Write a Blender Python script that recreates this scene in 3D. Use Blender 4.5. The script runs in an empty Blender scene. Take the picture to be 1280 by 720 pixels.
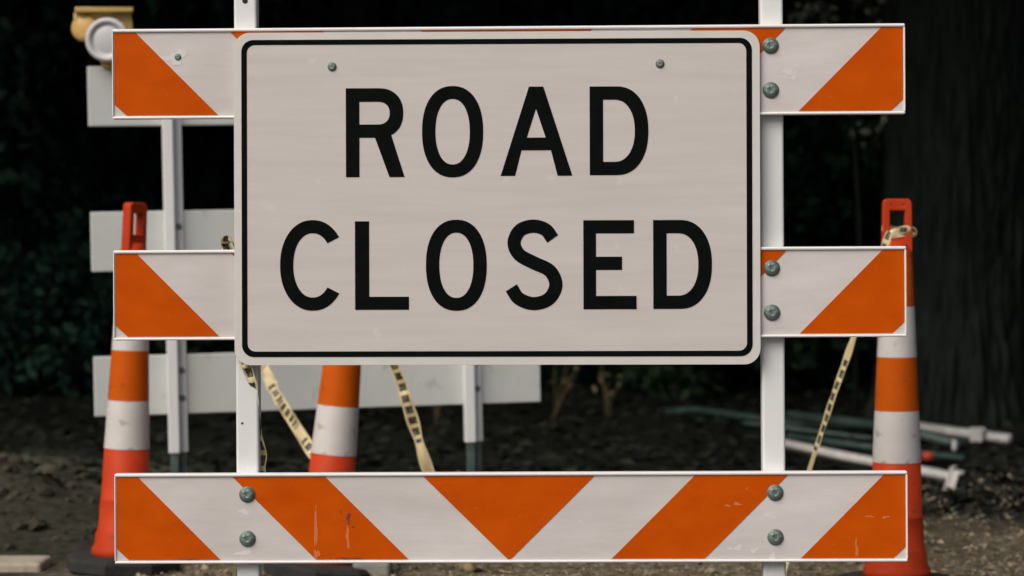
import bpy, bmesh, math, random
import numpy as np
from mathutils import Vector, Matrix, noise

random.seed(7)
rng = np.random.default_rng(7)
R = math.radians
scene = bpy.context.scene
C = scene.collection

# ------------------------------------------------------------------ camera
cam_d = bpy.data.cameras.new('camera')
cam = bpy.data.objects.new('camera', cam_d)
C.objects.link(cam)
cam.location = (0, 0, 1.0)
cam.rotation_euler = (R(90), 0, 0)
cam_d.lens = 85
cam_d.sensor_width = 36
cam_d.shift_y = -45 / 1280
cam_d.clip_start = 0.05
cam_d.clip_end = 3000
cam_d.dof.use_dof = True
cam_d.dof.focus_distance = 5.6
cam_d.dof.aperture_fstop = 3.3
scene.camera = cam
KPX = (36 / 85) / 1280            # metres per photo pixel per metre of distance

# ------------------------------------------------------------------ sky and sun (soft, overcast)
SUN_EL, SUN_AZ = R(43), R(40)     # from the camera's left, behind it
w = bpy.data.worlds.new('World')
scene.world = w
w.use_nodes = True
nt = w.node_tree
sky = nt.nodes.new('ShaderNodeTexSky')
sky.sky_type = 'NISHITA'
sky.sun_disc = False
sky.sun_elevation = SUN_EL
sky.sun_rotation = math.pi + SUN_AZ
sky.air_density = 1.0
sky.dust_density = 6.0
sky.ozone_density = 1.0
bg = nt.nodes['Background']
bg.inputs['Strength'].default_value = 0.05
nt.links.new(sky.outputs[0], bg.inputs['Color'])
sd = bpy.data.lights.new('sun', 'SUN')
sd.energy = 1.5
sd.angle = R(50)
sd.color = (1.0, 0.965, 0.935)
sun = bpy.data.objects.new('sun', sd)
C.objects.link(sun)
to_sun = Vector((-math.sin(SUN_AZ) * math.cos(SUN_EL), -math.cos(SUN_AZ) * math.cos(SUN_EL), math.sin(SUN_EL)))
sun.rotation_euler = to_sun.to_track_quat('Z', 'Y').to_euler()
sun.location = (-6, -10, 14)
vs = scene.view_settings
vs.view_transform = 'Standard'
vs.look = 'None'
vs.exposure = 0.52
vs.gamma = 1.0
vs.use_curve_mapping = False


# ------------------------------------------------------------------ materials
def mat(name, c1, c2=None, scale=20, rough=0.6, bump=0.0, bscale=None, stretch=(1, 1, 1), metal=0.0,
        spec=0.5, speck=None, speck_scale=60, speck_lo=0.68, trans=0.0, coord='Object'):
    m = bpy.data.materials.new(name)
    m.use_nodes = True
    n, l = m.node_tree.nodes, m.node_tree.links
    b = n['Principled BSDF']
    b.inputs['Roughness'].default_value = rough
    b.inputs['Metallic'].default_value = metal
    b.inputs['Specular IOR Level'].default_value = spec
    tc = n.new('ShaderNodeTexCoord')
    mp = n.new('ShaderNodeMapping')
    mp.inputs['Scale'].default_value = stretch
    l.new(tc.outputs[coord], mp.inputs['Vector'])
    c2 = c2 or c1
    tx = n.new('ShaderNodeTexNoise')
    tx.inputs['Scale'].default_value = scale
    tx.inputs['Detail'].default_value = 6
    tx.inputs['Roughness'].default_value = 0.62
    l.new(mp.outputs[0], tx.inputs['Vector'])
    rp = n.new('ShaderNodeValToRGB')
    rp.color_ramp.elements[0].position = 0.32
    rp.color_ramp.elements[1].position = 0.68
    rp.color_ramp.elements[0].color = (*c1, 1)
    rp.color_ramp.elements[1].color = (*c2, 1)
    l.new(tx.outputs['Fac'], rp.inputs[0])
    out = rp.outputs[0]
    if speck:
        t2 = n.new('ShaderNodeTexNoise')
        t2.inputs['Scale'].default_value = speck_scale
        t2.inputs['Detail'].default_value = 4
        l.new(tc.outputs[coord], t2.inputs['Vector'])
        r2 = n.new('ShaderNodeValToRGB')
        r2.color_ramp.elements[0].position = speck_lo
        r2.color_ramp.elements[1].position = speck_lo + 0.08
        l.new(t2.outputs['Fac'], r2.inputs[0])
        mx = n.new('ShaderNodeMix')
        mx.data_type = 'RGBA'
        l.new(r2.outputs[0], mx.inputs['Factor'])
        l.new(out, mx.inputs['A'])
        mx.inputs['B'].default_value = (*speck, 1)
        out = mx.outputs['Result']
    l.new(out, b.inputs['Base Color'])
    if bump:
        t3 = n.new('ShaderNodeTexNoise')
        t3.inputs['Scale'].default_value = bscale or scale
        t3.inputs['Detail'].default_value = 6
        l.new(mp.outputs[0], t3.inputs['Vector'])
        bp = n.new('ShaderNodeBump')
        bp.inputs['Strength'].default_value = bump
        bp.inputs['Distance'].default_value = 0.02
        l.new(t3.outputs['Fac'], bp.inputs['Height'])
        l.new(bp.outputs[0], b.inputs['Normal'])
    if trans:
        tr = n.new('ShaderNodeBsdfTranslucent')
        l.new(out, tr.inputs['Color'])
        ms = n.new('ShaderNodeMixShader')
        ms.inputs[0].default_value = trans
        l.new(b.outputs[0], ms.inputs[1])
        l.new(tr.outputs[0], ms.inputs[2])
        l.new(ms.outputs[0], n['Material Output'].inputs['Surface'])
    return m


M = {}
M['sheet'] = mat('white_sheeting', (0.57, 0.53, 0.505), (0.72, 0.675, 0.65), 4, 0.45, 0.03, 30, (0.6, 1, 2.5),
                 speck=(0.78, 0.75, 0.73), speck_scale=34, speck_lo=0.70)
M['sign'] = mat('sign_sheeting', (0.595, 0.555, 0.525), (0.665, 0.62, 0.59), 5, 0.42, 0.02, 40, (0.5, 1, 7),
                speck=(0.68, 0.635, 0.60), speck_scale=20, speck_lo=0.66)
M['sign_edge'] = mat('sign_margin', (0.66, 0.64, 0.60), (0.72, 0.70, 0.66), 8, 0.42)
M['orange'] = mat('orange_sheeting', (0.53, 0.073, 0.0012), (0.625, 0.094, 0.0016), 9, 0.5, 0.02, 40, (1, 1, 1.6),
                  spec=0.05, speck=(0.66, 0.17, 0.03), speck_scale=70, speck_lo=0.69)
M['plastic'] = mat('white_plastic', (0.74, 0.755, 0.745), (0.82, 0.83, 0.82), 6, 0.4, 0.02, 60, (1, 1, 0.4),
                   speck=(0.55, 0.54, 0.50), speck_scale=40, speck_lo=0.75)
M['rim'] = mat('rim_plastic', (0.86, 0.84, 0.82), (0.92, 0.90, 0.88), 9, 0.35, speck=(0.62, 0.58, 0.54), speck_scale=18, speck_lo=0.72)
M['back'] = mat('dull_white_plastic', (0.515, 0.54, 0.52), (0.595, 0.615, 0.595), 4, 0.5, 0.02, 30,  # duller grey-white than the striped barricade, with faint stains
                speck=(0.46, 0.46, 0.43), speck_scale=14, speck_lo=0.63)
M['black'] = mat('black_lettering', (0.003, 0.0045, 0.004), (0.005, 0.007, 0.006), 30, 0.6, spec=0.03, speck=(0.03, 0.035, 0.033), speck_scale=90, speck_lo=0.76)
M['bolt'] = mat('zinc_bolt', (0.12, 0.165, 0.145), (0.24, 0.30, 0.27), 110, 0.42, 0.25, 240, metal=0.45)
M['hole'] = mat('dark_hole', (0.01, 0.012, 0.012), None, 10, 0.8)
M['scuff_light'] = mat('light_scuff', (0.66, 0.20, 0.06), (0.64, 0.14, 0.025), 80, 0.6)
M['scuff_dark'] = mat('dark_scuff', (0.12, 0.03, 0.008), (0.30, 0.06, 0.01), 80, 0.8)
M['scuff_white'] = mat('white_scuff', (0.72, 0.69, 0.67), None, 80, 0.5)
M['galv'] = mat('galvanised_steel', (0.07, 0.11, 0.10), (0.13, 0.18, 0.165), 18, 0.5, metal=0.4)
M['cone'] = mat('cone_red_orange', (0.46, 0.040, 0.010), (0.56, 0.058, 0.014), 9, 0.5, 0.04, 30,
                spec=0.12, speck=(0.28, 0.05, 0.02), speck_scale=22, speck_lo=0.64)
M['cone_o'] = mat('cone_orange_sheeting', (0.52, 0.085, 0.003), (0.60, 0.105, 0.005), 9, 0.35, spec=0.12, speck=(0.38, 0.07, 0.01), speck_scale=20, speck_lo=0.63)
M['cone_w'] = mat('cone_white_sheeting', (0.60, 0.57, 0.54), (0.70, 0.66, 0.63), 9, 0.4, speck=(0.44, 0.40, 0.37), speck_scale=25, speck_lo=0.64)
M['rubber'] = mat('black_rubber', (0.012, 0.013, 0.013), (0.03, 0.03, 0.028), 20, 0.85, 0.2, 60)
M['amber'] = mat('amber_lens', (0.60, 0.36, 0.10), (0.70, 0.45, 0.16), 10, 0.3)
M['lamp_y'] = mat('yellow_housing', (0.50, 0.34, 0.10), (0.60, 0.43, 0.16), 10, 0.4)
M['lens'] = mat('grey_lens', (0.50, 0.51, 0.52), (0.57, 0.57, 0.58), 12, 0.35)
M['lens_ring'] = mat('pale_ring', (0.54, 0.54, 0.54), (0.60, 0.60, 0.60), 12, 0.4)
M['wtube'] = mat('white_tube', (0.46, 0.45, 0.43), (0.70, 0.67, 0.64), 14, 0.5, speck=(0.22, 0.2, 0.17), speck_scale=30, speck_lo=0.66)
M['gtube'] = mat('green_tube', (0.018, 0.036, 0.031), (0.06, 0.105, 0.09), 14, 0.45)
M['red'] = mat('red_knob', (0.45, 0.05, 0.02), None, 10, 0.5)
M['kerb'] = mat('concrete', (0.34, 0.29, 0.22), (0.48, 0.42, 0.33), 8, 0.9, 0.4, 30)
M['block'] = mat('grey_block', (0.20, 0.20, 0.17), (0.30, 0.29, 0.25), 10, 0.9, 0.4, 30)
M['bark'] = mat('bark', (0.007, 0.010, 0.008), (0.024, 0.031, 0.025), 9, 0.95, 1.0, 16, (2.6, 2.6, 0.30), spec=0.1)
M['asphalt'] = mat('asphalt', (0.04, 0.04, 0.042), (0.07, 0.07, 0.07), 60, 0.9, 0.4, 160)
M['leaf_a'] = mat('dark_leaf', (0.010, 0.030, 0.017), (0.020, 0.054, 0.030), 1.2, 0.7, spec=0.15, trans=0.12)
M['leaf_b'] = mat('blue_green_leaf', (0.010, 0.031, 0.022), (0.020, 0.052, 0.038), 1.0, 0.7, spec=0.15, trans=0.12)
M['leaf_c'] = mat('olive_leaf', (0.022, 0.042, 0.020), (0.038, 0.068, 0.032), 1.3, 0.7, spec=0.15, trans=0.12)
M['dry'] = mat('dry_stem', (0.20, 0.155, 0.07), (0.28, 0.22, 0.11), 30, 0.8)
M['litter'] = mat('dead_leaves', (0.11, 0.085, 0.052), (0.44, 0.36, 0.24), 9, 0.85)


def ground_mat():
    m = bpy.data.materials.new('soil')
    m.use_nodes = True
    n, l = m.node_tree.nodes, m.node_tree.links
    b = n['Principled BSDF']
    b.inputs['Roughness'].default_value = 0.95
    b.inputs['Specular IOR Level'].default_value = 0.15
    tc = n.new('ShaderNodeTexCoord')
    a = n.new('ShaderNodeTexNoise')
    a.inputs['Scale'].default_value = 1.1
    a.inputs['Detail'].default_value = 3
    f = n.new('ShaderNodeTexNoise')
    f.inputs['Scale'].default_value = 22
    f.inputs['Detail'].default_value = 8
    f.inputs['Roughness'].default_value = 0.7
    l.new(tc.outputs['Object'], a.inputs['Vector'])
    l.new(tc.outputs['Object'], f.inputs['Vector'])
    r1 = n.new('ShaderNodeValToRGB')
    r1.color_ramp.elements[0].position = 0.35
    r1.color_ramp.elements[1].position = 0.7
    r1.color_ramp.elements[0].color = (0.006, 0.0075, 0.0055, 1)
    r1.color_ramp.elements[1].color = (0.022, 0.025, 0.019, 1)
    l.new(f.outputs['Fac'], r1.inputs[0])
    r2 = n.new('ShaderNodeValToRGB')
    r2.color_ramp.elements[0].position = 0.4
    r2.color_ramp.elements[1].position = 0.62
    r2.color_ramp.elements[0].color = (0.55, 0.56, 0.52, 1)
    r2.color_ramp.elements[1].color = (1, 1, 1, 1)
    l.new(a.outputs['Fac'], r2.inputs[0])
    mx = n.new('ShaderNodeMix')
    mx.data_type = 'RGBA'
    mx.blend_type = 'MULTIPLY'
    mx.inputs['Factor'].default_value = 1
    l.new(r1.outputs[0], mx.inputs['A'])
    l.new(r2.outputs[0], mx.inputs['B'])
    # straw verge, then dark mould with the wood's shade painted in, ragged border
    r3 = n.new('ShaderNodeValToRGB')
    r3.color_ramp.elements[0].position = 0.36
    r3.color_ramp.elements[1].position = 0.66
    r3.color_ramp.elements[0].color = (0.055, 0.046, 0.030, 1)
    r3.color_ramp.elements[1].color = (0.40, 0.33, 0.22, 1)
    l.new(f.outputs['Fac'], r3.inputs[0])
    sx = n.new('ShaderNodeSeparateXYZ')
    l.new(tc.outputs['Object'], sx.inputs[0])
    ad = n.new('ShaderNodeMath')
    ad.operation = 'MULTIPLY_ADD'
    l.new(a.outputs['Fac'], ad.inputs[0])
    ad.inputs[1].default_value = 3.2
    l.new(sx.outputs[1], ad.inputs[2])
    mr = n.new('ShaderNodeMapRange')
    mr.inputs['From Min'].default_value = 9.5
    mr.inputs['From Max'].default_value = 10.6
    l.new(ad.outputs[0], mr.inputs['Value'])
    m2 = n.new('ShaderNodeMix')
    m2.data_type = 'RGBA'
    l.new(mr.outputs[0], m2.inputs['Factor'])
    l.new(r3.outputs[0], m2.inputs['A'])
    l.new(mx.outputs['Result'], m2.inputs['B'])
    # the dirt heap on the left is dark soil too; behind it runs a grey-green gravel shoulder
    ax = n.new('ShaderNodeMath')
    ax.operation = 'MULTIPLY_ADD'
    l.new(a.outputs['Fac'], ax.inputs[0])
    ax.inputs[1].default_value = 1.0
    l.new(sx.outputs[0], ax.inputs[2])
    mrx = n.new('ShaderNodeMapRange')
    mrx.inputs['From Min'].default_value = -0.6
    mrx.inputs['From Max'].default_value = -1.0
    l.new(ax.outputs[0], mrx.inputs['Value'])
    r4 = n.new('ShaderNodeValToRGB')
    r4.color_ramp.elements[0].position = 0.35
    r4.color_ramp.elements[1].position = 0.7
    r4.color_ramp.elements[0].color = (0.018, 0.018, 0.012, 1)
    r4.color_ramp.elements[1].color = (0.10, 0.092, 0.065, 1)
    l.new(f.outputs['Fac'], r4.inputs[0])
    r5 = n.new('ShaderNodeValToRGB')
    r5.color_ramp.elements[0].position = 0.3
    r5.color_ramp.elements[1].position = 0.7
    r5.color_ramp.elements[0].color = (0.06, 0.068, 0.05, 1)
    r5.color_ramp.elements[1].color = (0.22, 0.235, 0.18, 1)
    l.new(f.outputs['Fac'], r5.inputs[0])
    s1 = n.new('ShaderNodeMapRange')
    s1.inputs['From Min'].default_value = 11.0
    s1.inputs['From Max'].default_value = 11.6
    l.new(ad.outputs[0], s1.inputs['Value'])
    s2 = n.new('ShaderNodeMapRange')
    s2.inputs['From Min'].default_value = 13.2
    s2.inputs['From Max'].default_value = 12.4
    l.new(ad.outputs[0], s2.inputs['Value'])
    sm = n.new('ShaderNodeMath')
    sm.operation = 'MULTIPLY'
    l.new(s1.outputs[0], sm.inputs[0])
    l.new(s2.outputs[0], sm.inputs[1])
    sm2 = n.new('ShaderNodeMath')
    sm2.operation = 'MULTIPLY'
    l.new(sm.outputs[0], sm2.inputs[0])
    l.new(mrx.outputs[0], sm2.inputs[1])
    hp_ = n.new('ShaderNodeMath')
    hp_.operation = 'MULTIPLY'
    l.new(mrx.outputs[0], hp_.inputs[0])
    inv = n.new('ShaderNodeMath')
    inv.operation = 'SUBTRACT'
    inv.inputs[0].default_value = 1.0
    l.new(s1.outputs[0], inv.inputs[1])
    l.new(inv.outputs[0], hp_.inputs[1])
    m3 = n.new('ShaderNodeMix')
    m3.data_type = 'RGBA'
    l.new(hp_.outputs[0], m3.inputs['Factor'])
    l.new(m2.outputs['Result'], m3.inputs['A'])
    l.new(r4.outputs[0], m3.inputs['B'])
    m4 = n.new('ShaderNodeMix')
    m4.data_type = 'RGBA'
    l.new(sm2.outputs[0], m4.inputs['Factor'])
    l.new(m3.outputs['Result'], m4.inputs['A'])
    l.new(r5.outputs[0], m4.inputs['B'])
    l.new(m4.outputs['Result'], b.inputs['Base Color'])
    bp = n.new('ShaderNodeBump')
    bp.inputs['Strength'].default_value = 0.8
    bp.inputs['Distance'].default_value = 0.04
    l.new(f.outputs['Fac'], bp.inputs['Height'])
    l.new(bp.outputs[0], b.inputs['Normal'])
    return m


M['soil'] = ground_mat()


def tape_mat():
    m = bpy.data.materials.new('caution_tape')
    m.use_nodes = True
    n, l = m.node_tree.nodes, m.node_tree.links
    b = n['Principled BSDF']
    b.inputs['Roughness'].default_value = 0.4
    uv = n.new('ShaderNodeUVMap')
    sp = n.new('ShaderNodeSeparateXYZ')
    l.new(uv.outputs[0], sp.inputs[0])

    def math_(op, x, y=None):
        k = n.new('ShaderNodeMath')
        k.operation = op
        for i, v in enumerate((x, y)):
            if v is None:
                continue
            if isinstance(v, (int, float)):
                k.inputs[i].default_value = v
            else:
                l.new(v, k.inputs[i])
        return k.outputs[0]
    u, v = sp.outputs[0], sp.outputs[1]
    nz = n.new('ShaderNodeTexNoise')
    nz.inputs['Scale'].default_value = 55
    nz.inputs['Detail'].default_value = 2
    l.new(uv.outputs[0], nz.inputs['Vector'])
    per = math_('FRACT', math_('DIVIDE', u, 0.036))
    letter = math_('MULTIPLY', math_('LESS_THAN', per, 0.66), math_('GREATER_THAN', nz.outputs['Fac'], 0.40))
    band = math_('MULTIPLY', math_('GREATER_THAN', v, 0.18), math_('LESS_THAN', v, 0.82))
    word = math_('LESS_THAN', math_('FRACT', math_('DIVIDE', u, 0.40)), 0.74)
    ink = math_('MULTIPLY', math_('MULTIPLY', letter, band), word)
    mx = n.new('ShaderNodeMix')
    mx.data_type = 'RGBA'
    l.new(ink, mx.inputs['Factor'])
    mx.inputs['A'].default_value = (0.66, 0.55, 0.31, 1)
    mx.inputs['B'].default_value = (0.012, 0.014, 0.010, 1)
    l.new(mx.outputs['Result'], b.inputs['Base Color'])
    return m


M['tape'] = tape_mat()


# ------------------------------------------------------------------ helpers
def at(px, py, Y):
    """photo pixel at distance Y -> world point"""
    return Vector(((px - 640) * KPX * Y, Y, 1.0 - (py - 315) * KPX * Y))


def link(name, me, m=None, parent=None, smooth=False):
    o = bpy.data.objects.new(name, me)
    C.objects.link(o)
    if m is not None and not me.materials:
        me.materials.append(m)
    if parent is not None:
        o.parent = parent
    if smooth:
        for p in me.polygons:
            p.use_smooth = True
    return o


def tag(o, label=None, cat=None, group=None, kind=None):
    for k, v in (('label', label), ('category', cat), ('group', group), ('kind', kind)):
        if v:
            o[k] = v
    return o


def thing(name, label, cat, loc=(0, 0, 0), rot=(0, 0, 0), group=None):
    o = bpy.data.objects.new(name, None)
    C.objects.link(o)
    o.location = loc
    o.rotation_euler = rot
    o.empty_display_size = 0.1
    return tag(o, label, cat, group)


def pydata(name, v, f, smooth=False):
    me = bpy.data.meshes.new(name)
    me.from_pydata([tuple(x) for x in v], [], f)
    me.update()
    if smooth:
        for p in me.polygons:
            p.use_smooth = True
    return me


def box_mesh(name, x0, x1, y0, y1, z0, z1, bev=0.0, seg=2):
    bm = bmesh.new()
    bmesh.ops.create_cube(bm, size=1)
    for v in bm.verts:
        v.co = Vector(((x0 + x1) / 2 + v.co.x * (x1 - x0), (y0 + y1) / 2 + v.co.y * (y1 - y0), (z0 + z1) / 2 + v.co.z * (z1 - z0)))
    if bev:
        bmesh.ops.bevel(bm, geom=bm.edges[:], offset=bev, segments=seg, affect='EDGES', profile=0.5)
    me = bpy.data.meshes.new(name)
    bm.to_mesh(me)
    bm.free()
    return me


def join_boxes(name, boxes, bev=0.0):
    bm = bmesh.new()
    for b in boxes:
        me = box_mesh('tmp', *b, bev=bev)
        bm.from_mesh(me)
        bpy.data.meshes.remove(me)
    me = bpy.data.meshes.new(name)
    bm.to_mesh(me)
    bm.free()
    return me


def flat(name, loops, y0, half, bevel=0.0):
    """closed loops of (x, z) filled and extruded along y (front faces -y)"""
    cu = bpy.data.curves.new('tmp', 'CURVE')
    cu.dimensions = '2D'
    cu.fill_mode = 'BOTH'
    cu.extrude = half
    cu.bevel_depth = bevel
    cu.bevel_resolution = 1
    for lp in loops:
        s = cu.splines.new('POLY')
        s.points.add(len(lp) - 1)
        for p, (x, z) in zip(s.points, lp):
            p.co = (x, z, 0, 1)
        s.use_cyclic_u = True
    ob = bpy.data.objects.new('tmp', cu)
    C.objects.link(ob)
    dg = bpy.context.evaluated_depsgraph_get()
    me = bpy.data.meshes.new_from_object(ob.evaluated_get(dg))
    bpy.data.objects.remove(ob)
    bpy.data.curves.remove(cu)
    me.name = name
    me.transform(Matrix(((1, 0, 0, 0), (0, 0, -1, y0), (0, 1, 0, 0), (0, 0, 0, 1))))
    me.update()
    return me


def lathe(name, prof, seg=32, cap=True):
    v, f = [], []
    for (r, z) in prof:
        for i in range(seg):
            a = 2 * math.pi * i / seg
            v.append((r * math.cos(a), r * math.sin(a), z))
    for j in range(len(prof) - 1):
        for i in range(seg):
            k = (i + 1) % seg
            f.append((j * seg + i, j * seg + k, (j + 1) * seg + k, (j + 1) * seg + i))
    if cap:
        f.append(tuple(range(seg - 1, -1, -1)))
        t = (len(prof) - 1) * seg
        f.append(tuple(range(t, t + seg)))
    return pydata(name, v, f, True)


def tube(name, pts, rad, seg=10):
    pts = [Vector(p) for p in pts]
    rad = rad if isinstance(rad, (list, tuple)) else [rad] * len(pts)
    v, f = [], []
    for i, p in enumerate(pts):
        d = (pts[min(i + 1, len(pts) - 1)] - pts[max(i - 1, 0)]).normalized()
        u = d.cross(Vector((0.13, 0.31, 0.94)))
        if u.length < 0.05:
            u = d.cross(Vector((1, 0, 0)))
        u.normalize()
        w_ = d.cross(u)
        for j in range(seg):
            a = 2 * math.pi * j / seg
            v.append(p + (u * math.cos(a) + w_ * math.sin(a)) * rad[i])
    for i in range(len(pts) - 1):
        for j in range(seg):
            k = (j + 1) % seg
            f.append((i * seg + j, i * seg + k, (i + 1) * seg + k, (i + 1) * seg + j))
    f.append(tuple(range(seg - 1, -1, -1)))
    t = (len(pts) - 1) * seg
    f.append(tuple(range(t, t + seg)))
    return pydata(name, v, f, True)


def catmull(pts, n):
    pts = [Vector(p) for p in pts]
    q = [pts[0] * 2 - pts[1]] + pts + [pts[-1] * 2 - pts[-2]]
    out = []
    for i in range(1, len(q) - 2):
        for k in range(n):
            t = k / n
            a, b, c, d = q[i - 1], q[i], q[i + 1], q[i + 2]
            out.append(0.5 * ((2 * b) + (c - a) * t + (2 * a - 5 * b + 4 * c - d) * t * t + (3 * b - a - 3 * c + d) * t ** 3))
    out.append(pts[-1])
    return out


def rrect(x0, x1, z0, z1, r, n=8):
    out = []
    for cx, cz, a0 in ((x1 - r, z1 - r, 0), (x0 + r, z1 - r, 90), (x0 + r, z0 + r, 180), (x1 - r, z0 + r, 270)):
        for i in range(n + 1):
            a = R(a0 + 90 * i / n)
            out.append((cx + r * math.cos(a), cz + r * math.sin(a)))
    return out


def sell(cx, cy, a, b, t, e):
    c, s = math.cos(t), math.sin(t)
    return (cx + a * math.copysign(abs(c) ** (2 / e), c), cy + b * math.copysign(abs(s) ** (2 / e), s))


# ------------------------------------------------------------------ terrain, road
def ground_z(x, y):
    z = 0.0
    if y > 8.6:
        t = min(1, (y - 8.6) / 1.5)
        z += t * (0.05 * noise.noise(Vector((x * 0.9, y * 0.9, 0))) + 0.03 * noise.noise(Vector((x * 3.1, y * 3.1, 5))) + 0.02)
    if y > 11:
        z += 0.035 * min(y - 11, 9)
    if y > 20:
        z += 0.75 * min(y - 20, 14)
    dx, dy = (x + 2.0) / 0.55, (y - 9.1) / 0.6                     # low heap of dirt by the left cone
    d = math.exp(-(dx * dx + dy * dy))
    z += d * (0.20 + 0.10 * noise.noise(Vector((x * 4, y * 4, 2))) + 0.05 * noise.noise(Vector((x * 11, y * 11, 8))))
    return z


def axis(lo, hi, fine0, fine1, step, grow=1.35):
    a = list(np.arange(fine0, fine1 + 1e-6, step))
    s, v = step, fine1
    while v < hi:
        s *= grow
        v += s
        a.append(v)
    s, v = step, fine0
    while v > lo:
        s *= grow
        v -= s
        a.insert(0, v)
    return a


xs = axis(-500, 500, -4.5, 4.5, 0.06)
ys = axis(-500, 500, 6.9, 16, 0.06)
gv = [(x, y, ground_z(x, y)) for y in ys for x in xs]
nx = len(xs)
gf = [(j * nx + i, j * nx + i + 1, (j + 1) * nx + i + 1, (j + 1) * nx + i) for j in range(len(ys) - 1) for i in range(nx - 1)]
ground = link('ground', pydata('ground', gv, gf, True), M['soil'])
tag(ground, kind='structure')
road = link('road', pydata('road', [(-300, -9, 0.004), (300, -9, 0.004), (300, 6.75, 0.004), (-300, 6.75, 0.004)], [(0, 1, 2, 3)]), M['asphalt'])
tag(road, kind='structure')

# ------------------------------------------------------------------ front barricade
S = KPX * 5.6                                        # metres per pixel on the barricade's face


def stripe_loops():
    h = 51.8
    a = [(-493, h), (-466, h), (-363, -h), (-478, -h), (-493, -38)]
    b = [(-347, h), (-231, h), (-127, -h), (-243, -h)]
    c = [(-108, h), (106, h), (1, -h), (-3, -h)]
    mir = lambda q: [(-x, z) for x, z in reversed(q)]
    return [a, b, c, mir(b), mir(a)]


def bolt_mesh(r):
    me = lathe('bolt', [(r * 1.0, 0), (r * 1.0, r * 0.12), (r * 0.86, r * 0.16), (r * 0.80, r * 0.34), (r * 0.62, r * 0.46), (r * 0.40, r * 0.52), (r * 0.34, r * 0.49), (0.001, r * 0.50)], 20)
    me.transform(Matrix.Rotation(R(90), 4, 'X'))     # axis towards -y
    me.materials.append(M['bolt'])
    return me


BOLT = bolt_mesh(10.2 * S)
SCREW = bolt_mesh(5.6 * S)
bar = thing('road_barricade', 'white barricade with orange diagonal stripes carrying the road closed sign', 'barricade',
            (-0.003, 5.6, 0.004), (0, -0.0055, -0.021))
HL, HH = 495 * S, 56.5 * S
RAIL_Z = [0.381, 0.900, 1.414]
stripe_me = [flat('stripe', [[(x * S, z * S) for x, z in lp]], -0.0003, 0.0004) for lp in stripe_loops()]
for me in stripe_me:
    me.materials.append(M['orange'])
board_me = join_boxes('rail', [(-HL, HL, 0.0045, 0.020, -HH + 0.002, HH - 0.002)], 0.002)
rim_boxes = [(-HL - 0.001, HL + 0.001, -0.005, 0.022, HH - 0.0078, HH), (-HL - 0.001, HL + 0.001, -0.005, 0.022, -HH, -HH + 0.0065),
             (-HL - 0.0012, -HL + 0.0016, -0.004, 0.021, -HH + 0.0068, HH - 0.0078), (HL - 0.0026, HL + 0.0012, -0.004, 0.021, -HH + 0.0068, HH - 0.0078)]
rim_mes = [join_boxes('rim', [b], 0.0031) for b in rim_boxes[:2]]
end_mes = [join_boxes('end_cap', [b], 0.0012) for b in rim_boxes[2:]]
sheet_me = box_mesh('sheeting', -HL + 0.0017, HL - 0.0027, 0.0005, 0.0046, -HH + 0.0066, HH - 0.0076)
for zi in RAIL_Z:
    r = link('rail', board_me, M['plastic'], bar)
    r.location.z = zi
    for me in rim_mes:
        link('rim', me, M['rim'], r)
    for me in end_mes:
        link('end_cap', me, M['rim'], r)
    link('sheeting', sheet_me, M['sheet'], r)
    for me in stripe_me:
        link('stripe', me, None, r)
    # carriage bolts
    for bx_ in (-331, 329):
        if zi > 0.5 and bx_ < 0:
            continue                                  # behind the sign
        for bz in (30, -25.5):
            b = link('bolt', BOLT, None, r)
            b.location = (bx_ * S + (0.004 if zi < .5 else -0.001), 0.0006, bz * S)
# small screw in the top rail and scuffs
r_top = [o for o in bar.children if o.name.startswith('rail') and abs(o.location.z - RAIL_Z[2]) < 1e-4][0]
r_bot = [o for o in bar.children if o.name.startswith('rail') and abs(o.location.z - RAIL_Z[0]) < 1e-4][0]


def blob(name, cx, cz, rx, rz, m, parent, y0=-0.0008, seed=0, n=22, half=0.00015):
    rr = random.Random(seed)
    ph = [rr.uniform(0, 6.28) for _ in range(4)]
    lp = []
    for i in range(n):
        a = 2 * math.pi * i / n
        k = 1 + 0.28 * math.sin(2 * a + ph[0]) + 0.2 * math.sin(3 * a + ph[1]) + 0.16 * math.sin(5 * a + ph[2])
        lp.append(((cx + rx * k * math.cos(a)) * S, (cz + rz * k * math.sin(a)) * S))
    return link(name, flat(name, [lp], y0, half), m, parent)


o = link('screw', SCREW, None, r_top)
o.scale = (0.75, 0.75, 0.75)
o.location = (-413 * S, 0.0004, 21 * S)
blob('scuff', -422, 20, 13, 4, M['scuff_white'], r_top, 0.0002, 1)
blob('scuff', -413, 21, 9, 9, M['scuff_white'], r_top, 0.0001, 2)
blob('scuff', -243, -12, 1.6, 30, M['scuff_light'], r_bot, seed=3)
blob('scuff', -242, -45, 3, 6, M['scuff_light'], r_bot, seed=4)
blob('scuff', -203, -24, 2.2, 12, M['scuff_light'], r_bot, seed=5).rotation_euler.y = 0.0
blob('scuff', -202, 0, 3.2, 5.5, M['scuff_dark'], r_bot, seed=6)
blob('scuff', -212, 8, 1.2, 2.4, M['scuff_dark'], r_bot, seed=61)
blob('scuff', -196, -11, 1.6, 1.2, M['scuff_dark'], r_bot, seed=62)
blob('scuff', -202, -50.5, 14, 1.3, M['scuff_dark'], r_bot, seed=7)
blob('scuff', -404, -51, 10, 1.0, M['scuff_dark'], r_bot, seed=8)
blob('scuff', 432, -40, 1.6, 12, M['scuff_light'], r_bot, seed=9)
blob('scuff', 468, -1, 4, 1.6, M['scuff_light'], r_bot, seed=91)
blob('scuff', 448, 0, 5, 1.1, M['scuff_light'], r_bot, seed=92)
blob('scuff', 284, 16, 5, 1.8, M['scuff_light'], r_bot, seed=10)
blob('scuff', 272, 14, 3, 1.4, M['scuff_light'], r_bot, seed=11)
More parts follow.
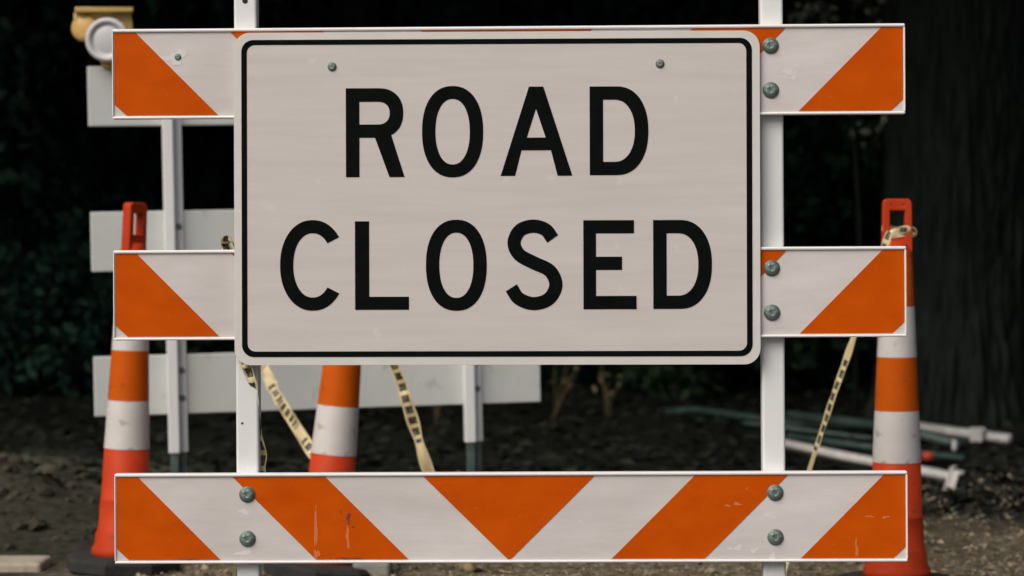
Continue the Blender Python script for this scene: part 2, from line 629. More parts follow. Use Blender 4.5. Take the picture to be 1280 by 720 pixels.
blob('scuff', 324, 1, 7, 3.5, M['scuff_white'], r_bot, 0.0002, 12)
blob('scuff', 328, -51, 3, 8, M['scuff_white'], r_bot, 0.0002, 13)
blob('scuff', 285, -39, 4, 4, M['scuff_white'], r_bot, 0.0002, 14)
blob('scuff', 305, -42, 5, 3, M['scuff_white'], r_bot, 0.0002, 15)
blob('scuff', 275, -40, 2.5, 2, M['scuff_white'], r_bot, 0.0002, 16)
blob('scuff', -333, 8, 6, 3, M['scuff_white'], r_bot, 0.0002, 17)
blob('scuff', -336, -44, 8, 3, M['scuff_white'], r_bot, 0.0002, 18)
blob('scuff', 350, -3, 9, 3, M['scuff_white'], r_top, 0.0002, 19)
blob('scuff', 358, -8, 3, 5, M['scuff_white'], r_top, 0.0002, 20)

for px in (-331, 330):
    x = px * S
    p = link('post', box_mesh('post', x - 0.0245, x + 0.0285, 0.0235, 0.0745, 0.035, 1.66, 0.006, 3), M['plastic'], bar)
    for hz, hs in ((1.585, 1), (0.60, 0.4))[:2 if px < 0 else 1]:
        h = link('hole', lathe('hole', [(0.0065 * hs, 0), (0.0065 * hs, 0.001), (0.004 * hs, 0.0012)], 14), M['hole'], p)
        h.rotation_euler.x = R(90)
        h.location = (x + 0.002 * (1 if hs == 1 else -5), 0.0236, hz)
    ft = link('foot', join_boxes('foot', [(x - 0.03, x + 0.034, -0.62, 0.70, 0.0, 0.045)], 0.006), M['galv'], bar)
    link('post_socket', join_boxes('post_socket', [(x - 0.03, x + 0.034, 0.018, 0.080, 0.0452, 0.20)], 0.003), M['galv'], bar)

# ------------------------------------------------------------------ the sign
SC = (621.5, 247.0)                                   # sign centre in the photograph
SS = KPX * 5.59
sg = thing('road_closed_sign', 'white rectangular sign with black border reading ROAD CLOSED', 'sign',
           (-0.0345, 5.5925, 0.735), (0, -0.0028, -0.021))
ZC = 1.1265 - 0.735


def sp(px, py):
    return ((px - SC[0]) * SS, (SC[1] - py) * SS + ZC)


def sloop(pts):
    return [sp(*p) for p in pts]


def srr(x0, x1, y0, y1, r):
    return sloop(rrect(x0, x1, y0, y1, r))


plate = link('plate', flat('plate', [srr(292.8, 950.2, 40.2, 456.3, 20)], 0.0, 0.0016, 0.0004), M['sign_edge'], sg)
link('face', flat('face', [srr(304, 939, 51, 444.5, 13)], -0.0022, 0.0002), M['sign'], sg)
link('border', flat('border', [srr(302, 940.5, 49, 446.2, 15), srr(309, 933.5, 55.5, 439.3, 10)], -0.0026, 0.0003), M['black'], sg)


def ell(cx, cy, a, b, t0, t1, n, e=2.0):
    return [sell(cx, cy, a, b, R(t0 + (t1 - t0) * i / n), e) for i in range(n + 1)]


def letter_R():
    return [[(433, 110), (474, 110)] + ell(474, 141, 31, 31, -90, 62, 20, 2.25)[1:] + [(506.5, 221.3), (487.5, 221.3), (469.5, 172), (450, 172), (450, 221.3), (433, 221.3)],
            [(450, 127)] + ell(473, 141.2, 15, 14.2, -90, 90, 14, 2.3) + [(450, 155.4)]]


def letter_O(x0, x1, y0, y1):
    cx, cy = (x0 + x1) / 2, (y0 + y1) / 2
    return [ell(cx, cy, (x1 - x0) / 2, (y1 - y0) / 2, 0, 352, 44, 2.25), ell(cx, cy, (x1 - x0) / 2 - 16.8, (y1 - y0) / 2 - 16.2, 0, 352, 44, 2.2)]


def letter_A():
    return [[(662.3, 108.8), (680.3, 108.8), (716.3, 220.3), (697.8, 220.3), (689.6, 188.4), (652.8, 188.4), (644.8, 220.3), (626.6, 220.3)],
            [(671, 136.5), (683, 172.5), (659.5, 172.5)]]


def letter_D(x, y0, y1):
    cy, b = (y0 + y1) / 2, (y1 - y0) / 2
    return [[(x, y0), (x + 34, y0)] + ell(x + 34, cy, 39.3, b, -90, 90, 34, 2.2)[1:] + [(x, y1)],
            [(x + 16.8, y0 + 16.6)] + ell(x + 31, cy, 25.3, b - 16.6, -90, 90, 30, 2.2) + [(x + 16.8, y1 - 16.6)]]


def letter_C():
    return [ell(391, 331.5, 41, 56.8, -37, -323, 46, 2.12) + ell(391, 331.5, 24.4, 40.3, -318, -42, 40, 2.12)]


def letter_S():
    cl = catmull([(691.5, 299.2, 0), (682.5, 287.6, 0), (667, 283.2, 0), (650.5, 288.5, 0), (643.2, 304, 0), (650, 319, 0), (668.5, 329.3, 0),
                  (688, 339.3, 0), (695.3, 357, 0), (686.5, 374, 0), (667.5, 380, 0), (649, 373.6, 0), (639.6, 360.2, 0)], 6)
    left, right = [], []
    for i, p in enumerate(cl):
        d = (cl[min(i + 1, len(cl) - 1)] - cl[max(i - 1, 0)]).normalized()
        nrm = Vector((-d.y, d.x, 0))
        left.append(tuple((p + nrm * 8.3)[:2]))
        right.append(tuple((p - nrm * 8.3)[:2]))
    return [left + right[::-1]]


letters = [letter_R(), letter_O(528.4, 605, 107.6, 222), letter_A(), letter_D(738, 109, 219.8),
           letter_C(), [[(444, 276.5), (461.8, 276.5), (461.8, 371), (511.5, 371), (511.5, 387.3), (444, 387.3)]],
           letter_O(532.8, 609, 274.8, 388.8), letter_S(),
           [[(729.7, 276), (793, 276), (793, 292.5), (745.5, 292.5), (745.5, 321.6), (778, 321.6), (778, 338.2), (745.5, 338.2), (745.5, 370.6), (796, 370.6), (796, 387.2), (729.7, 387.2)]],
           letter_D(816.8, 276, 387)]
for lp in letters:
    link('letter', flat('letter', [sloop(q) for q in lp], -0.0028, 0.0004), M['black'], sg)
for px, py in ((416, 83), (826, 81)):
    x, z = sp(px, py)
    o = link('bolt', SCREW, None, sg)
    o.location = (x, -0.0023, z)


# ------------------------------------------------------------------ rear barricade (seen from its unmarked back)
B2Y = 8.52
c2 = at(397, 600, B2Y)
bar2 = thing('road_barricade', 'plain white back of a second barricade standing behind the sign', 'barricade', (c2.x + 0.0235, B2Y, 0.02), (0, -0.021, R(11.0)))
S2 = KPX * B2Y
HL2, HH2 = 0.789, 0.104
z2 = [0.530, 1.031, 1.535]
rail2 = join_boxes('rail', [(-HL2, HL2, 0.0, 0.024, -HH2, HH2)], 0.004)
for zi in z2:
    r = link('rail', rail2, M['back'], bar2)
    r.location.z = zi
BOLT2 = bolt_mesh(0.011)
for x in (-0.500, 0.5435):
    p = link('post', join_boxes('post', [(x - 0.038, x - 0.002, -0.046, -0.001, 0.293, 1.665), (x - 0.0018, x + 0.030, -0.008, -0.0012, 0.293, 1.665)], 0.003), M['plastic'], bar2)
    link('post_socket', join_boxes('post_socket', [(x - 0.032, x - 0.006, -0.040, -0.008, 0.03, 0.2925), (x - 0.0055, x + 0.024, -0.0078, -0.0015, 0.03, 0.2925)], 0.002), M['galv'], bar2)
    link('foot', join_boxes('foot', [(x - 0.035, x + 0.03, -0.35, 0.6, -0.02, 0.03)], 0.004), M['galv'], bar2)
    for zi in z2:
        for dz in (0.048, -0.048):
            b = link('bolt', BOLT2, None, p)
            b.location = (x + 0.014, -0.008, zi + dz)

# warning light on the rear barricade
lc = at(134, 83, 8.34)
wl = thing('warning_light', 'amber warning light with round grey lens on top of the plain white barricade', 'warning light',
           (lc.x, lc.y, lc.z - 0.002), (0, -0.02, R(11)))
u = KPX * 8.34


def wloop(pts):
    return [((x - 134) * u, (83 - y) * u) for x, y in pts]


link('housing', flat('housing', [wloop([(96, 16), (164, 16), (166, 36), (160, 56), (150, 82), (130, 82), (122, 56), (104, 44), (96, 33)])], 0.045, 0.034, 0.004), M['lamp_y'], wl)
link('lid', flat('lid', [wloop([(97, 10), (166, 10), (166, 14), (97, 14)])], 0.03, 0.055, 0.003), M['lamp_y'], wl)
dome = lathe('side_lens', [(0.047, -0.02), (0.047, 0.004), (0.042, 0.012), (0.026, 0.017), (0.001, 0.019)], 24)
d = link('side_lens', dome, M['amber'], wl)
d.location = ((107 - 134) * u, 0.012, (83 - 34) * u)
d.rotation_euler = (R(90), 0, R(-25))
ring = lathe('lens_ring', [(0.070, 0), (0.076, 0.006), (0.076, 0.032), (0.068, 0.038), (0.060, 0.036), (0.058, 0.028)], 40)
rg = link('lens_ring', ring, M['lens_ring'], wl)
rg.location = ((137 - 134) * u, -0.006, (83 - 50) * u)
rg.rotation_euler = (R(90), 0, R(-14))
ln = link('lens', lathe('lens', [(0.0575, 0.0), (0.0575, 0.024), (0.045, 0.029), (0.02, 0.032), (0.001, 0.0325)], 36), M['lens'], rg)


# ------------------------------------------------------------------ tall looped cones
def cone_mesh_parts():
    sq = []
    # rubber base: rounded octagonal slab
    base = lathe('base', [(0.18, 0.0), (0.185, 0.006), (0.185, 0.035), (0.172, 0.046), (0.10, 0.052)], 8)
    for p in base.polygons:
        p.use_smooth = False
    base.transform(Matrix.Rotation(R(22.5), 4, 'Z'))
    body = lathe('body', [(0.100, 0.045), (0.098, 0.07), (0.089, 0.086), (0.088, 0.118), (0.083, 0.128), (0.0825, 0.132), (0.0795, 0.134),
                          (0.0770, 0.222), (0.0775, 0.227), (0.0745, 0.230), (0.0700, 0.3838), (0.067, 0.386),
                          (0.055, 0.690), (0.0505, 0.84), (0.0455, 0.985), (0.043, 1.0), (0.036, 1.012), (0.030, 1.03)], 36)

    def band(z0, z1):
        rz = lambda z: 0.0712 - (z - 0.384) * (0.0712 - 0.0518) / 0.456
        return lathe('band', [(rz(z0), z0), (rz(z1), z1)], 36, cap=False)
    bands = [(band(0.384, 0.5345), 'cone_w'), (band(0.5347, 0.692), 'cone_o'), (band(0.6922, 0.84), 'cone_w'), (band(0.8402, 0.985), 'cone_o')]
    outer = rrect(-0.039, 0.039, 0.995, 1.153, 0.012)
    outer = [(x * (1 + 0.10 * max(0, (1.06 - z) / 0.06) * 0.6), z) for x, z in outer]
    handle = flat('handle', [outer, rrect(-0.025, 0.025, 1.052, 1.124, 0.004), rrect(-0.022, -0.013, 1.134, 1.142, 0.003, 3), rrect(0.013, 0.022, 1.134, 1.142, 0.003, 3)], 0, 0.013, 0.003)
    return base, body, bands, handle


CP = cone_mesh_parts()


def cone(label, loc, rot, spin, group='orange and white striped cones behind the front barricade'):
    t = thing('traffic_cone', label, 'traffic cone', loc, (rot[0], rot[1], 0), group)
    base, body, bands, handle = CP
    for nm, me, mk in [('base', base, 'rubber'), ('body', body, 'cone')] + [('band', b, k) for b, k in bands] + [('handle', handle, 'cone')]:
        o = link(nm, me, M[mk], t)
        o.rotation_euler.z = spin
    return t


p = at(1121, 700, 7.1)
cone('striped cone with yellow tape wrapped around its handle, beside the tree trunk', (p.x, 7.1, 0.0), (0, 0), 0.0)
p = at(158, 700, 7.6)
cone('striped cone with bare loop handle, in front of the plain white barricade and warning light', (p.x - 0.012, 7.6, 0.0), (0, R(2.0)), R(60))
p = at(402.5, 700, 7.5)
cone('tilted striped cone standing behind the sign, its handle hidden', (p.x, 7.5, -0.008), (0, R(5.4)), R(20))


# ------------------------------------------------------------------ caution tapes
def ribbon(name, pts, width, rolls, label, n=14, group=None):
    cl = catmull(pts, n)
    rl = catmull([Vector((a, 0, 0)) for a in rolls], n)
    wl_ = [width * (0.8 + 0.35 * noise.noise(Vector((i * 0.17, len(pts), 3)))) for i in range(len(cl))]
    v, f, uvs = [], [], []
    L = 0
    th = 0.0004
    for i, p in enumerate(cl):
        d = (cl[min(i + 1, len(cl) - 1)] - cl[max(i - 1, 0)]).normalized()
        if i:
            L += (p - cl[i - 1]).length
        s = d.cross(Vector((0, 1, 0)))
        if s.length < 0.1:
            s = d.cross(Vector((0, 0, 1)))
        s.normalize()
        s = Matrix.Rotation(rl[i].x, 3, d) @ s
        nn = d.cross(s)
        for k, t in enumerate((-0.5, -0.17, 0.17, 0.5)):
            fold = 0.0 if k in (0, 3) else 0.16 * width * math.sin(i * 0.5)
            v.append(p + s * wl_[i] * t + nn * fold)
            uvs.append((L, t + 0.5))
    for i in range(len(cl) - 1):
        for k in range(3):
            f.append((i * 4 + k, i * 4 + k + 1, i * 4 + k + 5, i * 4 + k + 4))
    me = pydata(name, v, f)
    ul = me.uv_layers.new(name='UVMap')
    for lp in me.loops:
        ul.data[lp.index].uv = uvs[lp.vertex_index]
    o = link(name, me, M['tape'])
    return tag(o, label, 'caution tape', group)


A = at
ribbon('caution_tape', [A(284, 316, 5.66), A(282, 303, 5.66), A(288, 299, 5.625), A(300, 330, 5.70), A(303, 440, 5.59 + 0.035), A(310, 462, 5.625), A(318, 490, 5.64), A(323, 530, 5.66), A(328, 575, 5.67), A(327, 620, 5.68)],
       0.030, [0, 0.6, 1.2, 0.8, 0.4, 0.2, 0.7, 1.0, 0.5, 0.9], 'black and yellow caution tape hanging down beside the left post of the striped barricade')
ribbon('caution_tape', [A(292, 380, 8.30), A(308, 418, 8.26), A(331, 462, 8.15), A(342, 487, 8.05), A(358, 514, 7.92), A(388, 562, 7.68), A(404, 590, 7.66), A(420, 640, 7.66), A(428, 700, 7.66)],
       0.048, [0.3, 0.2, 0.4, 0.0, 0.3, 0.1, 0.2, 0.2, 0.2], 'black and yellow caution tape slanting from the plain white barricade down behind the tilted cone')
ribbon('caution_tape', [A(437, 285, 7.40), A(464, 370, 7.42), A(493, 455, 7.42), A(511, 510, 7.43), A(534, 585, 7.45), A(556, 645, 7.47), A(580, 703, 7.5), A(600, 713, 7.55), A(640, 717, 7.52), A(700, 724, 7.4), A(760, 728, 7.35)],
       0.046, [0.2, 0.1, 0.5, 0.2, 0.3, 0.5, 0.3, 1.1, 1.3, 1.4, 1.5], 'caution tape running from the tilted cone down to the straw covered ground')
ribbon('caution_tape', [A(1112, 290, 7.02), A(1092, 345, 7.04), A(1066, 425, 7.08), A(1040, 500, 7.12), A(1014, 580, 7.2), A(1000, 630, 7.25), A(985, 690, 7.3), A(975, 733, 7.26)],
       0.030, [0.9, 1.0, 0.8, 1.0, 1.1, 1.1, 0.8, 0.8], 'thin caution tape hanging diagonally from the handle of the cone by the tree')
# the turns of tape around the right cone's handle
hp = []
for i in range(23):
    a = 2 * math.pi * i / 11
    q = at(1124, 290, 7.1)
    hp.append(Vector((q.x + 0.041 * math.cos(a), 7.1 + 0.019 * math.sin(a), q.z + 0.008 * math.sin(a * 0.5) + 0.004 * math.cos(a * 2.3))))
ribbon('caution_tape', hp, 0.028, [0.1 * math.sin(i) for i in range(23)], 'yellow caution tape wrapped around the handle of the cone by the tree', 3)

# ------------------------------------------------------------------ kerb, block
p0, p1 = at(-160, 705, 7.85), at(64, 709, 7.72)
kb = tag(link('kerb', box_mesh('kerb', p0.x, p1.x, 7.55, 7.74, -0.05, 0.030, 0.012), M['kerb']), kind='structure')
q = at(466, 720, 7.5)
blk = link('stone_block', box_mesh('stone_block', q.x - 0.058, q.x + 0.058, 7.42, 7.58, -0.005, 0.05, 0.014, 3), M['block'])
tag(blk, 'small grey stone block on the ground beside the tilted cone', 'stone')

# ------------------------------------------------------------------ portable sign stand lying on the ground by the tree
ss = thing('folded_sign_stand', 'collapsed metal sign stand of white and green tubes lying on the soil by the tree', 'sign stand', tuple(at(1080, 575, 11)))
org = ss.location


def sst(name, pts, rad, m, seg=4):
    return link(name, tube(name, [Vector(p) - org for p in pts], rad, seg), M[m], ss)


sst('leg', [A(962, 551, 11.0), A(1050, 570, 10.6), A(1194, 597, 10.1)], 0.024, 'wtube')
sst('leg', [A(1115, 529, 12.5), A(1190, 540, 12.1), A(1262, 549, 11.8)], 0.028, 'wtube')
sst('tube', [A(822, 516, 13.3), A(870, 512, 13.2), A(900, 516, 13.0), A(1000, 531, 12.5), A(1140, 541, 12.0)], 0.019, 'gtube', 8)
sst('tube', [A(835, 525, 12.9), A(935, 529, 12.6), A(1090, 548, 11.9)], 0.012, 'gtube', 8)
sst('tube', [A(985, 519, 12.4), A(1120, 535, 12.0), A(1200, 556, 11.6)], 0.026, 'gtube', 8)
sst('tube', [A(985, 545, 11.7), A(1080, 558, 11.4), A(1205, 573, 11.1)], 0.016, 'gtube', 8)
eb = link('end_bracket', join_boxes('end_bracket', [(-0.012, 0.000, -0.05, 0.03, -0.052, 0.055), (0.0002, 0.030, -0.045, -0.036, -0.05, 0.045),
                                                    (0.0002, 0.040, -0.0358, 0.025, 0.034, 0.044)], 0.002), M['wtube'], ss)
eb.location = at(1190, 599, 10.07) - org
eb.rotation_euler = (0, R(17), R(-24))
e = at(1218, 544, 11.9) - org
link('end_bracket', join_boxes('end_bracket', [(e.x - 0.03, e.x + 0.03, e.y - 0.05, e.y - 0.03, e.z - 0.03, e.z + 0.04), (e.x - 0.02, e.x + 0.05, e.y - 0.029, e.y + 0.03, e.z + 0.02, e.z + 0.038)], 0.003), M['wtube'], ss)
e = at(1160, 570, 11.2) - org
k = link('knob', lathe('knob', [(0.024, -0.02), (0.03, -0.012), (0.03, 0.012), (0.024, 0.02)], 12), M['red'], ss)
k.location = e
e = at(1193, 557, 11.4) - org
k = link('knob', lathe('knob', [(0.010, -0.025), (0.012, -0.012), (0.012, 0.022), (0.008, 0.028)], 10), M['wtube'], ss)
k.location = e


# ------------------------------------------------------------------ foliage
def leaves(name, centres, radii, n, size, m, parent=None, droop=0.3):
    """n small folded leaves scattered round clump centres"""
    centres = np.array(centres, float)
    radii = np.array(radii, float)
    idx = rng.integers(0, len(centres), n)
    d = rng.normal(size=(n, 3))
    d /= np.linalg.norm(d, axis=1)[:, None]
    rr = rng.random(n) ** 0.45
    P = centres[idx] + d * (rr * radii[idx])[:, None] * np.array([1, 1, 0.8])
    t = rng.normal(size=(n, 3))
    t[:, 2] -= droop
    t /= np.linalg.norm(t, axis=1)[:, None]
    q = np.cross(t, rng.normal(size=(n, 3)))
    q /= np.linalg.norm(q, axis=1)[:, None]
    nn = np.cross(t, q)
    s = size * rng.uniform(0.6, 1.35, n)[:, None]
    V = np.empty((n, 4, 3))
    V[:, 0] = P
    V[:, 1] = P + t * s * 0.45 + q * s * 0.27 + nn * s * 0.08
    V[:, 2] = P + t * s
    V[:, 3] = P + t * s * 0.45 - q * s * 0.27 + nn * s * 0.08
    me = bpy.data.meshes.new(name)
    me.vertices.add(n * 4)
    me.vertices.foreach_set('co', V.reshape(-1))
    me.loops.add(n * 4)
    me.loops.foreach_set('vertex_index', np.arange(n * 4, dtype=np.int32))
    me.polygons.add(n)
    me.polygons.foreach_set('loop_start', np.arange(0, n * 4, 4, dtype=np.int32))
    me.polygons.foreach_set('loop_total', np.full(n, 4, dtype=np.int32))
    me.update(calc_edges=True)
    return link(name, me, m, parent)


def limb_tree(name, label, x, y, h, r0, crown_c, crown_r, nclump, nleaf, size, m, group, cat='tree', rclump=(0.5, 0.9), trunk=True):
    z0 = ground_z(x, y)
    t = thing(name, label, cat, (x, y, z0), (0, 0, 0), group)
    rr = random.Random(int(x * 100 + y * 1000))
    cl, rd = [], []
    for i in range(nclump):
        while True:
            a = Vector((rr.uniform(-1, 1), rr.uniform(-1, 1), rr.uniform(-1, 1)))
            if 0.15 < a.length < 1:
                break
        cl.append((crown_c[0] + a.x * crown_r[0], crown_c[1] + a.y * crown_r[1], crown_c[2] + a.z * crown_r[2]))
        rd.append(rr.uniform(*rclump))
    v, f = [], []
    bm = bmesh.new()
    if trunk:
        segs = [tube('t', [(0, 0, -0.15), (rr.uniform(-.1, .1), rr.uniform(-.1, .1), h * 0.5), (crown_c[0] * .5, crown_c[1] * .5, h)], [r0, r0 * 0.75, r0 * 0.4], 10)]
    else:
        segs = []
    for c in cl[:min(14, nclump)]:
        b0 = Vector((0, 0, h * rr.uniform(0.45, 0.95))) if trunk else Vector((rr.uniform(-.1, .1), rr.uniform(-.1, .1), -0.05))
        mid = (b0 + Vector(c)) / 2 + Vector((rr.uniform(-.2, .2), rr.uniform(-.2, .2), rr.uniform(0, .3)))
        segs.append(tube('t', [b0, mid, c], [r0 * 0.42, r0 * 0.26, r0 * 0.08], 6))
    for s in segs:
        bm.from_mesh(s)
        bpy.data.meshes.remove(s)
    me = bpy.data.meshes.new('trunk')
    bm.to_mesh(me)
    bm.free()
    link('trunk' if trunk else 'stem', me, M['bark'], t, True)
    leaves('crown' if trunk else 'foliage', cl, rd, nleaf, size, M[m], t)
    return t


# large tree at the right: ridged trunk, unseen crown spread wide to shade the wood
tx, ty = 2.42, 13.2
tz = ground_z(tx, ty)
bt = thing('large_tree', 'thick dark trunk with furrowed bark and unseen shading crown beside the striped cone', 'tree', (tx, ty, tz))
NV, NH = 300, 110
tv, tf = [], []
for j in range(NH + 1):
    z = -0.15 + 5.2 * j / NH
    rb = 0.385 + 0.11 * math.exp(-max(z, 0) / 0.35) - 0.012 * z
    for i in range(NV):
        a = 2 * math.pi * i / NV
        rp_ = Vector((math.cos(a) * 9.5, math.sin(a) * 9.5, z * 2.6))
        ridge = abs(noise.noise(rp_ + Vector((0, 0, 3)))) + 0.5 * abs(noise.noise(rp_ * 2.1))
        rr_ = rb * (1 + 0.04 * math.sin(3 * a + 1)) + 0.075 * ridge - 0.035
        tv.append((rr_ * math.cos(a), rr_ * math.sin(a), z))
for j in range(NH):
    for i in range(NV):
        k2 = (i + 1) % NV
        tf.append((j * NV + i, j * NV + k2, (j + 1) * NV + k2, (j + 1) * NV + i))
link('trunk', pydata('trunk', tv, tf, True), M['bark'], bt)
cl, rd, limbs = [], [], []
rr = random.Random(5)
for i in range(60):
    a, q_ = rr.uniform(0, 6.283), math.sqrt(rr.random())
    cl.append((-0.3 + 5.2 * q_ * math.cos(a), -0.6 + 4.2 * q_ * math.sin(a), 5.2 + rr.uniform(-1.2, 2.6)))
    rd.append(rr.uniform(0.9, 1.4))
bm = bmesh.new()
for c in cl[:16]:
    s = tube('t', [(0, 0, 4.7), Vector(c) * 0.5 + Vector((0, 0, 2.6)), c], [0.2, 0.11, 0.03], 7)
    bm.from_mesh(s)
    bpy.data.meshes.remove(s)
me = bpy.data.meshes.new('limbs')
bm.to_mesh(me)
bm.free()
link('limbs', me, M['bark'], bt, True)
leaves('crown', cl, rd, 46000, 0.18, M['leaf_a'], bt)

# added trees: high unseen crowns that keep sky and sun off the wood
for i, (x, y, lab) in enumerate(((-4.6, 13.4, 'added tree with unseen shading crown at the edge of the wood behind the warning light'),
                                 (-0.9, 15.4, 'added tree with unseen shading crown deep in the wood behind the sign'),
                                 (-9.5, 14.0, 'added tree with unseen shading crown at the far end of the wood'),
                                 (7.8, 14.5, 'added tree with unseen shading crown beyond the thick furrowed trunk'),
                                 (-5.5, 20.0, 'added tree with unseen shading crown on the slope behind the warning light'),
                                 (1.0, 20.5, 'added tree with unseen shading crown on the slope behind the sign'),
                                 (7.0, 20.5, 'added tree with unseen shading crown on the slope beyond the thick trunk'))):
    limb_tree('shade_tree', lab, x, y, 4.6, 0.2, (0, -1.0, 5.6), (4.2, 3.6, 2.0), 60, 42000, 0.18, ('leaf_a', 'leaf_b')[i % 2], 'added shade trees of the wood behind', rclump=(0.9, 1.4))

# bushy understorey trees forming the dark backdrop
us = [(-6.6, 15.8, 'leaf_b'), (-4.9, 15.0, 'leaf_a'), (-3.1, 14.6, 'leaf_b'), (-1.7, 16.4, 'leaf_a'), (-0.3, 15.9, 'leaf_b'), (1.2, 15.6, 'leaf_a'), (2.6, 16.2, 'leaf_c'), (4.2, 15.7, 'leaf_b'), (6.0, 16.0, 'leaf_a')]
us += [(-7.5, 18.6, 'leaf_a'), (-5.4, 18.2, 'leaf_b'), (-3.6, 18.5, 'leaf_a'), (-2.2, 18.3, 'leaf_b'), (-0.6, 18.6, 'leaf_a'), (0.9, 18.3, 'leaf_b'), (2.4, 18.6, 'leaf_a'), (3.9, 18.4, 'leaf_b'), (5.6, 18.6, 'leaf_a')]
for i, (x, y, m) in enumerate(us):
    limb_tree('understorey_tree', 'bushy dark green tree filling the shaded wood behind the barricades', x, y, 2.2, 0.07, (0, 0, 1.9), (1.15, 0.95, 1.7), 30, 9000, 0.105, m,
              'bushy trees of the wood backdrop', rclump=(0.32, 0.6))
# low shrubs at the foot of the wood
sh = [(-4.1, 13.9), (-2.9, 14.2), (-2.0, 14.7), (-0.9, 14.3), (0.1, 14.9), (1.1, 14.5), (1.75, 15.0), (3.4, 14.6)]
for i, (x, y) in enumerate(sh):
    limb_tree('shrub', 'low dark shrub at the foot of the shaded wood', x, y, 0.5, 0.03, (0, 0, 0.45), (0.55, 0.4, 0.4), 12, 2200, 0.085, ('leaf_a', 'leaf_b', 'leaf_c')[i % 3],
              'low shrubs along the foot of the wood', 'shrub', rclump=(0.2, 0.36), trunk=False)


iv = []
for i in range(900):
    x_, y_ = random.uniform(-14, 14), random.uniform(14.5, 30)
    iv.append((x_, y_, ground_z(x_, y_) + 0.05))
tag(leaves('ivy', iv, [0.45] * len(iv), 42000, 0.14, M['leaf_b']), 'dark ivy covering the shaded slope of the wood', 'ground cover', kind='stuff')


M['leaf_skylit'] = mat('skylit_leaf', (0.12, 0.14, 0.11), (0.30, 0.32, 0.27), 2, 0.5, trans=0.2)  # leaves catching the sky light, that brightness put into a paler colour
q = at(1068, 0, 13.4)
sz = ground_z(q.x, q.y)
sap = thing('sapling', 'slender sapling with sparse leaves coloured pale as if sky-lit, left of the thick furrowed trunk', 'tree', (q.x, q.y, sz))
link('trunk', tube('trunk', [(0, 0, -0.1), (0.03, 0, 1.0), (-0.02, 0, 2.0), (0.05, 0, 2.9)], [0.018, 0.015, 0.011, 0.005], 7), M['bark'], sap, True)
lfc = [tuple(at(px_, py_, 13.35) - Vector((q.x, q.y, sz))) for px_, py_ in ((1025, 10), (1032, 22), (1085, 6), (1108, 2), (1098, 16), (1082, 160), (1105, 148), (1090, 170), (995, 14), (1060, -20), (1040, -30), (1000, 25), (1112, 158))]
leaves('crown', lfc, [0.09] * len(lfc), 100, 0.06, M['leaf_skylit'], sap)


# dry weeds
def weed(px, py, Y, label, seed, h=0.32, n=6):
    rr = random.Random(seed)
    p = at(px, py, Y)
    p.z = ground_z(p.x, p.y)
    t = thing('dry_weed', label, 'weed', tuple(p), (0, 0, 0), 'dry weeds at the foot of the wood')
    bm = bmesh.new()
    pts, rds = [], []
    for i in range(n):
        a, l_ = rr.uniform(0, 6.28), h * rr.uniform(0.6, 1.1)
        lean = rr.uniform(0.05, 0.45) * h
        tip = Vector((math.cos(a) * lean, math.sin(a) * lean * 0.5, l_))
        bx0 = Vector((rr.uniform(-.04, .04), rr.uniform(-.03, .03), -0.01))
        s = tube('t', [bx0, tip * 0.5 + bx0 * 0.6 + Vector((0, 0, 0.03)), tip], [0.0024, 0.002, 0.001], 5)
        bm.from_mesh(s)
        bpy.data.meshes.remove(s)
        pts += [tuple(tip), tuple(tip * 0.75)]
        rds += [0.05, 0.05]
    me = bpy.data.meshes.new('stem')
    bm.to_mesh(me)
    bm.free()
    link('stem', me, M['dry'], t)
    tag(leaves('leaf_blades', pts, rds, 9, 0.04, M['dry'], t), kind='stuff')


weed(692, 528, 13.0, 'thin dry yellow weed standing next to the end of the plain white rail', 3, 0.34, 4)
weed(757, 525, 13.0, 'dry yellow weed between the plain white rail and the sign stand', 9, 0.28, 4)
weed(548, 545, 13.0, 'low dry weed behind the caution tape of the tilted cone', 6, 0.24, 5)

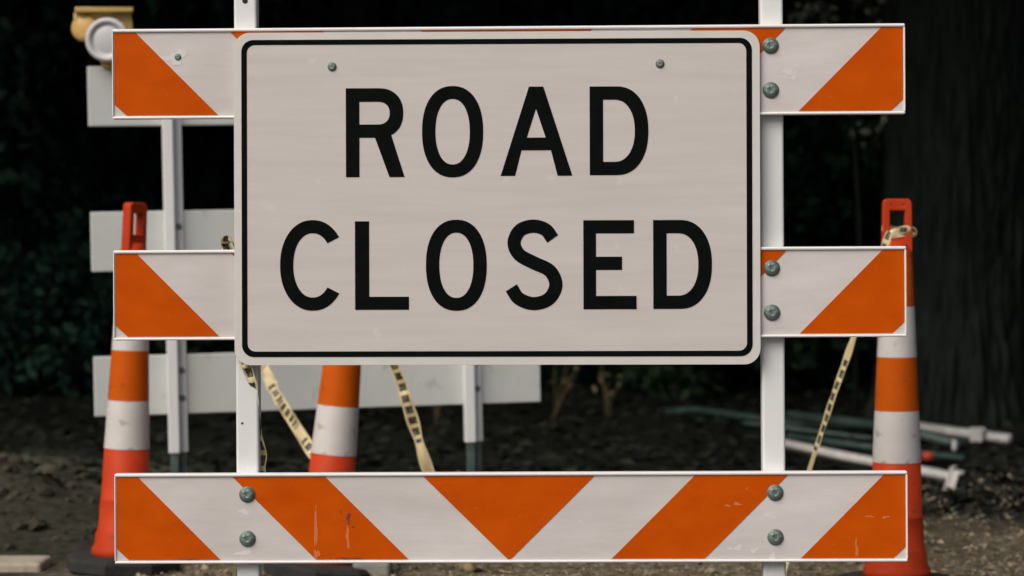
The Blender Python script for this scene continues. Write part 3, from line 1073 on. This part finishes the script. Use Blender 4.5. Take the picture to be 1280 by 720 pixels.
# ------------------------------------------------------------------ clods of earth on the dirt heap (uncountable)
cv, cf = [], []
rr = random.Random(11)
bm = bmesh.new()
bmesh.ops.create_icosphere(bm, subdivisions=1, radius=1)
iv_, if_ = [v.co.copy() for v in bm.verts], [[v.index for v in f.verts] for f in bm.faces]
bm.free()
for i in range(420):
    x_, y_ = rr.gauss(-2.0, 0.42), rr.gauss(9.0, 0.45)
    if y_ < 8.0 or (x_ > -1.55 and y_ < 8.2):
        continue
    r_ = 0.008 + 0.030 * rr.random() ** 3
    c = Vector((x_, y_, ground_z(x_, y_) + r_ * 0.25))
    b0 = len(cv)
    sq = Vector((rr.uniform(.7, 1.4), rr.uniform(.7, 1.3), rr.uniform(.5, .9)))
    for v in iv_:
        k_ = r_ * (1 + 0.45 * noise.noise(v * 1.7 + c * 9))
        cv.append((c.x + v.x * k_ * sq.x, c.y + v.y * k_ * sq.y, c.z + v.z * k_ * sq.z))
    cf += [[b0 + q_ for q_ in f] for f in if_]
M['clod'] = mat('earth_clods', (0.022, 0.022, 0.015), (0.095, 0.085, 0.06), 9, 0.95, 0.6, 50, spec=0.1)
tag(link('dirt_clods', pydata('dirt_clods', cv, cf), M['clod']), 'clods of dark earth on the low heap beside the bare handled cone', 'dirt', kind='stuff')

# ------------------------------------------------------------------ straw, dead leaves and grit on the soil (uncountable)


def scatter(name, n, x0, x1, y0, dy, power, lmin, lmax, m, label):
    P = np.empty((n, 3))
    P[:, 0] = rng.uniform(x0, x1, n)
    P[:, 1] = y0 + rng.random(n) ** power * dy
    for i in range(n):
        P[i, 2] = ground_z(P[i, 0], P[i, 1]) + 0.004
    ang = rng.uniform(0, 6.28, n)
    ln_ = rng.uniform(lmin, lmax, n)
    wd = ln_ * rng.uniform(0.10, 0.7, n)
    T = np.stack([np.cos(ang), np.sin(ang), rng.normal(0, 0.25, n)], 1) * ln_[:, None]
    Q = np.stack([-np.sin(ang), np.cos(ang), rng.normal(0, 0.4, n)], 1) * wd[:, None]
    V = np.empty((n, 4, 3))
    V[:, 0] = P - T * .5
    V[:, 1] = P + Q * .5 + np.array([0, 0, 0.006])
    V[:, 2] = P + T * .5
    V[:, 3] = P - Q * .5 + np.array([0, 0, 0.004])
    me = bpy.data.meshes.new(name)
    me.from_pydata(V.reshape(-1, 3).tolist(), [], [(4 * i, 4 * i + 1, 4 * i + 2, 4 * i + 3) for i in range(n)])
    tag(link(name, me, M[m]), label, 'leaf litter', kind='stuff')


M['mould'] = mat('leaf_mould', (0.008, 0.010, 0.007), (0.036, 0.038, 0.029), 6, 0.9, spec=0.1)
scatter('straw_litter', 14000, -1.25, 3.4, 6.9, 3.6, 2.6, 0.008, 0.034, 'litter', 'straw and dead leaves strewn over the brown verge')
scatter('leaf_litter', 12000, -4, 4, 9.2, 6.0, 1.3, 0.03, 0.11, 'mould', 'dark rotting leaves covering the soil of the wood')

scene.render.resolution_x, scene.render.resolution_y = 1024, 576
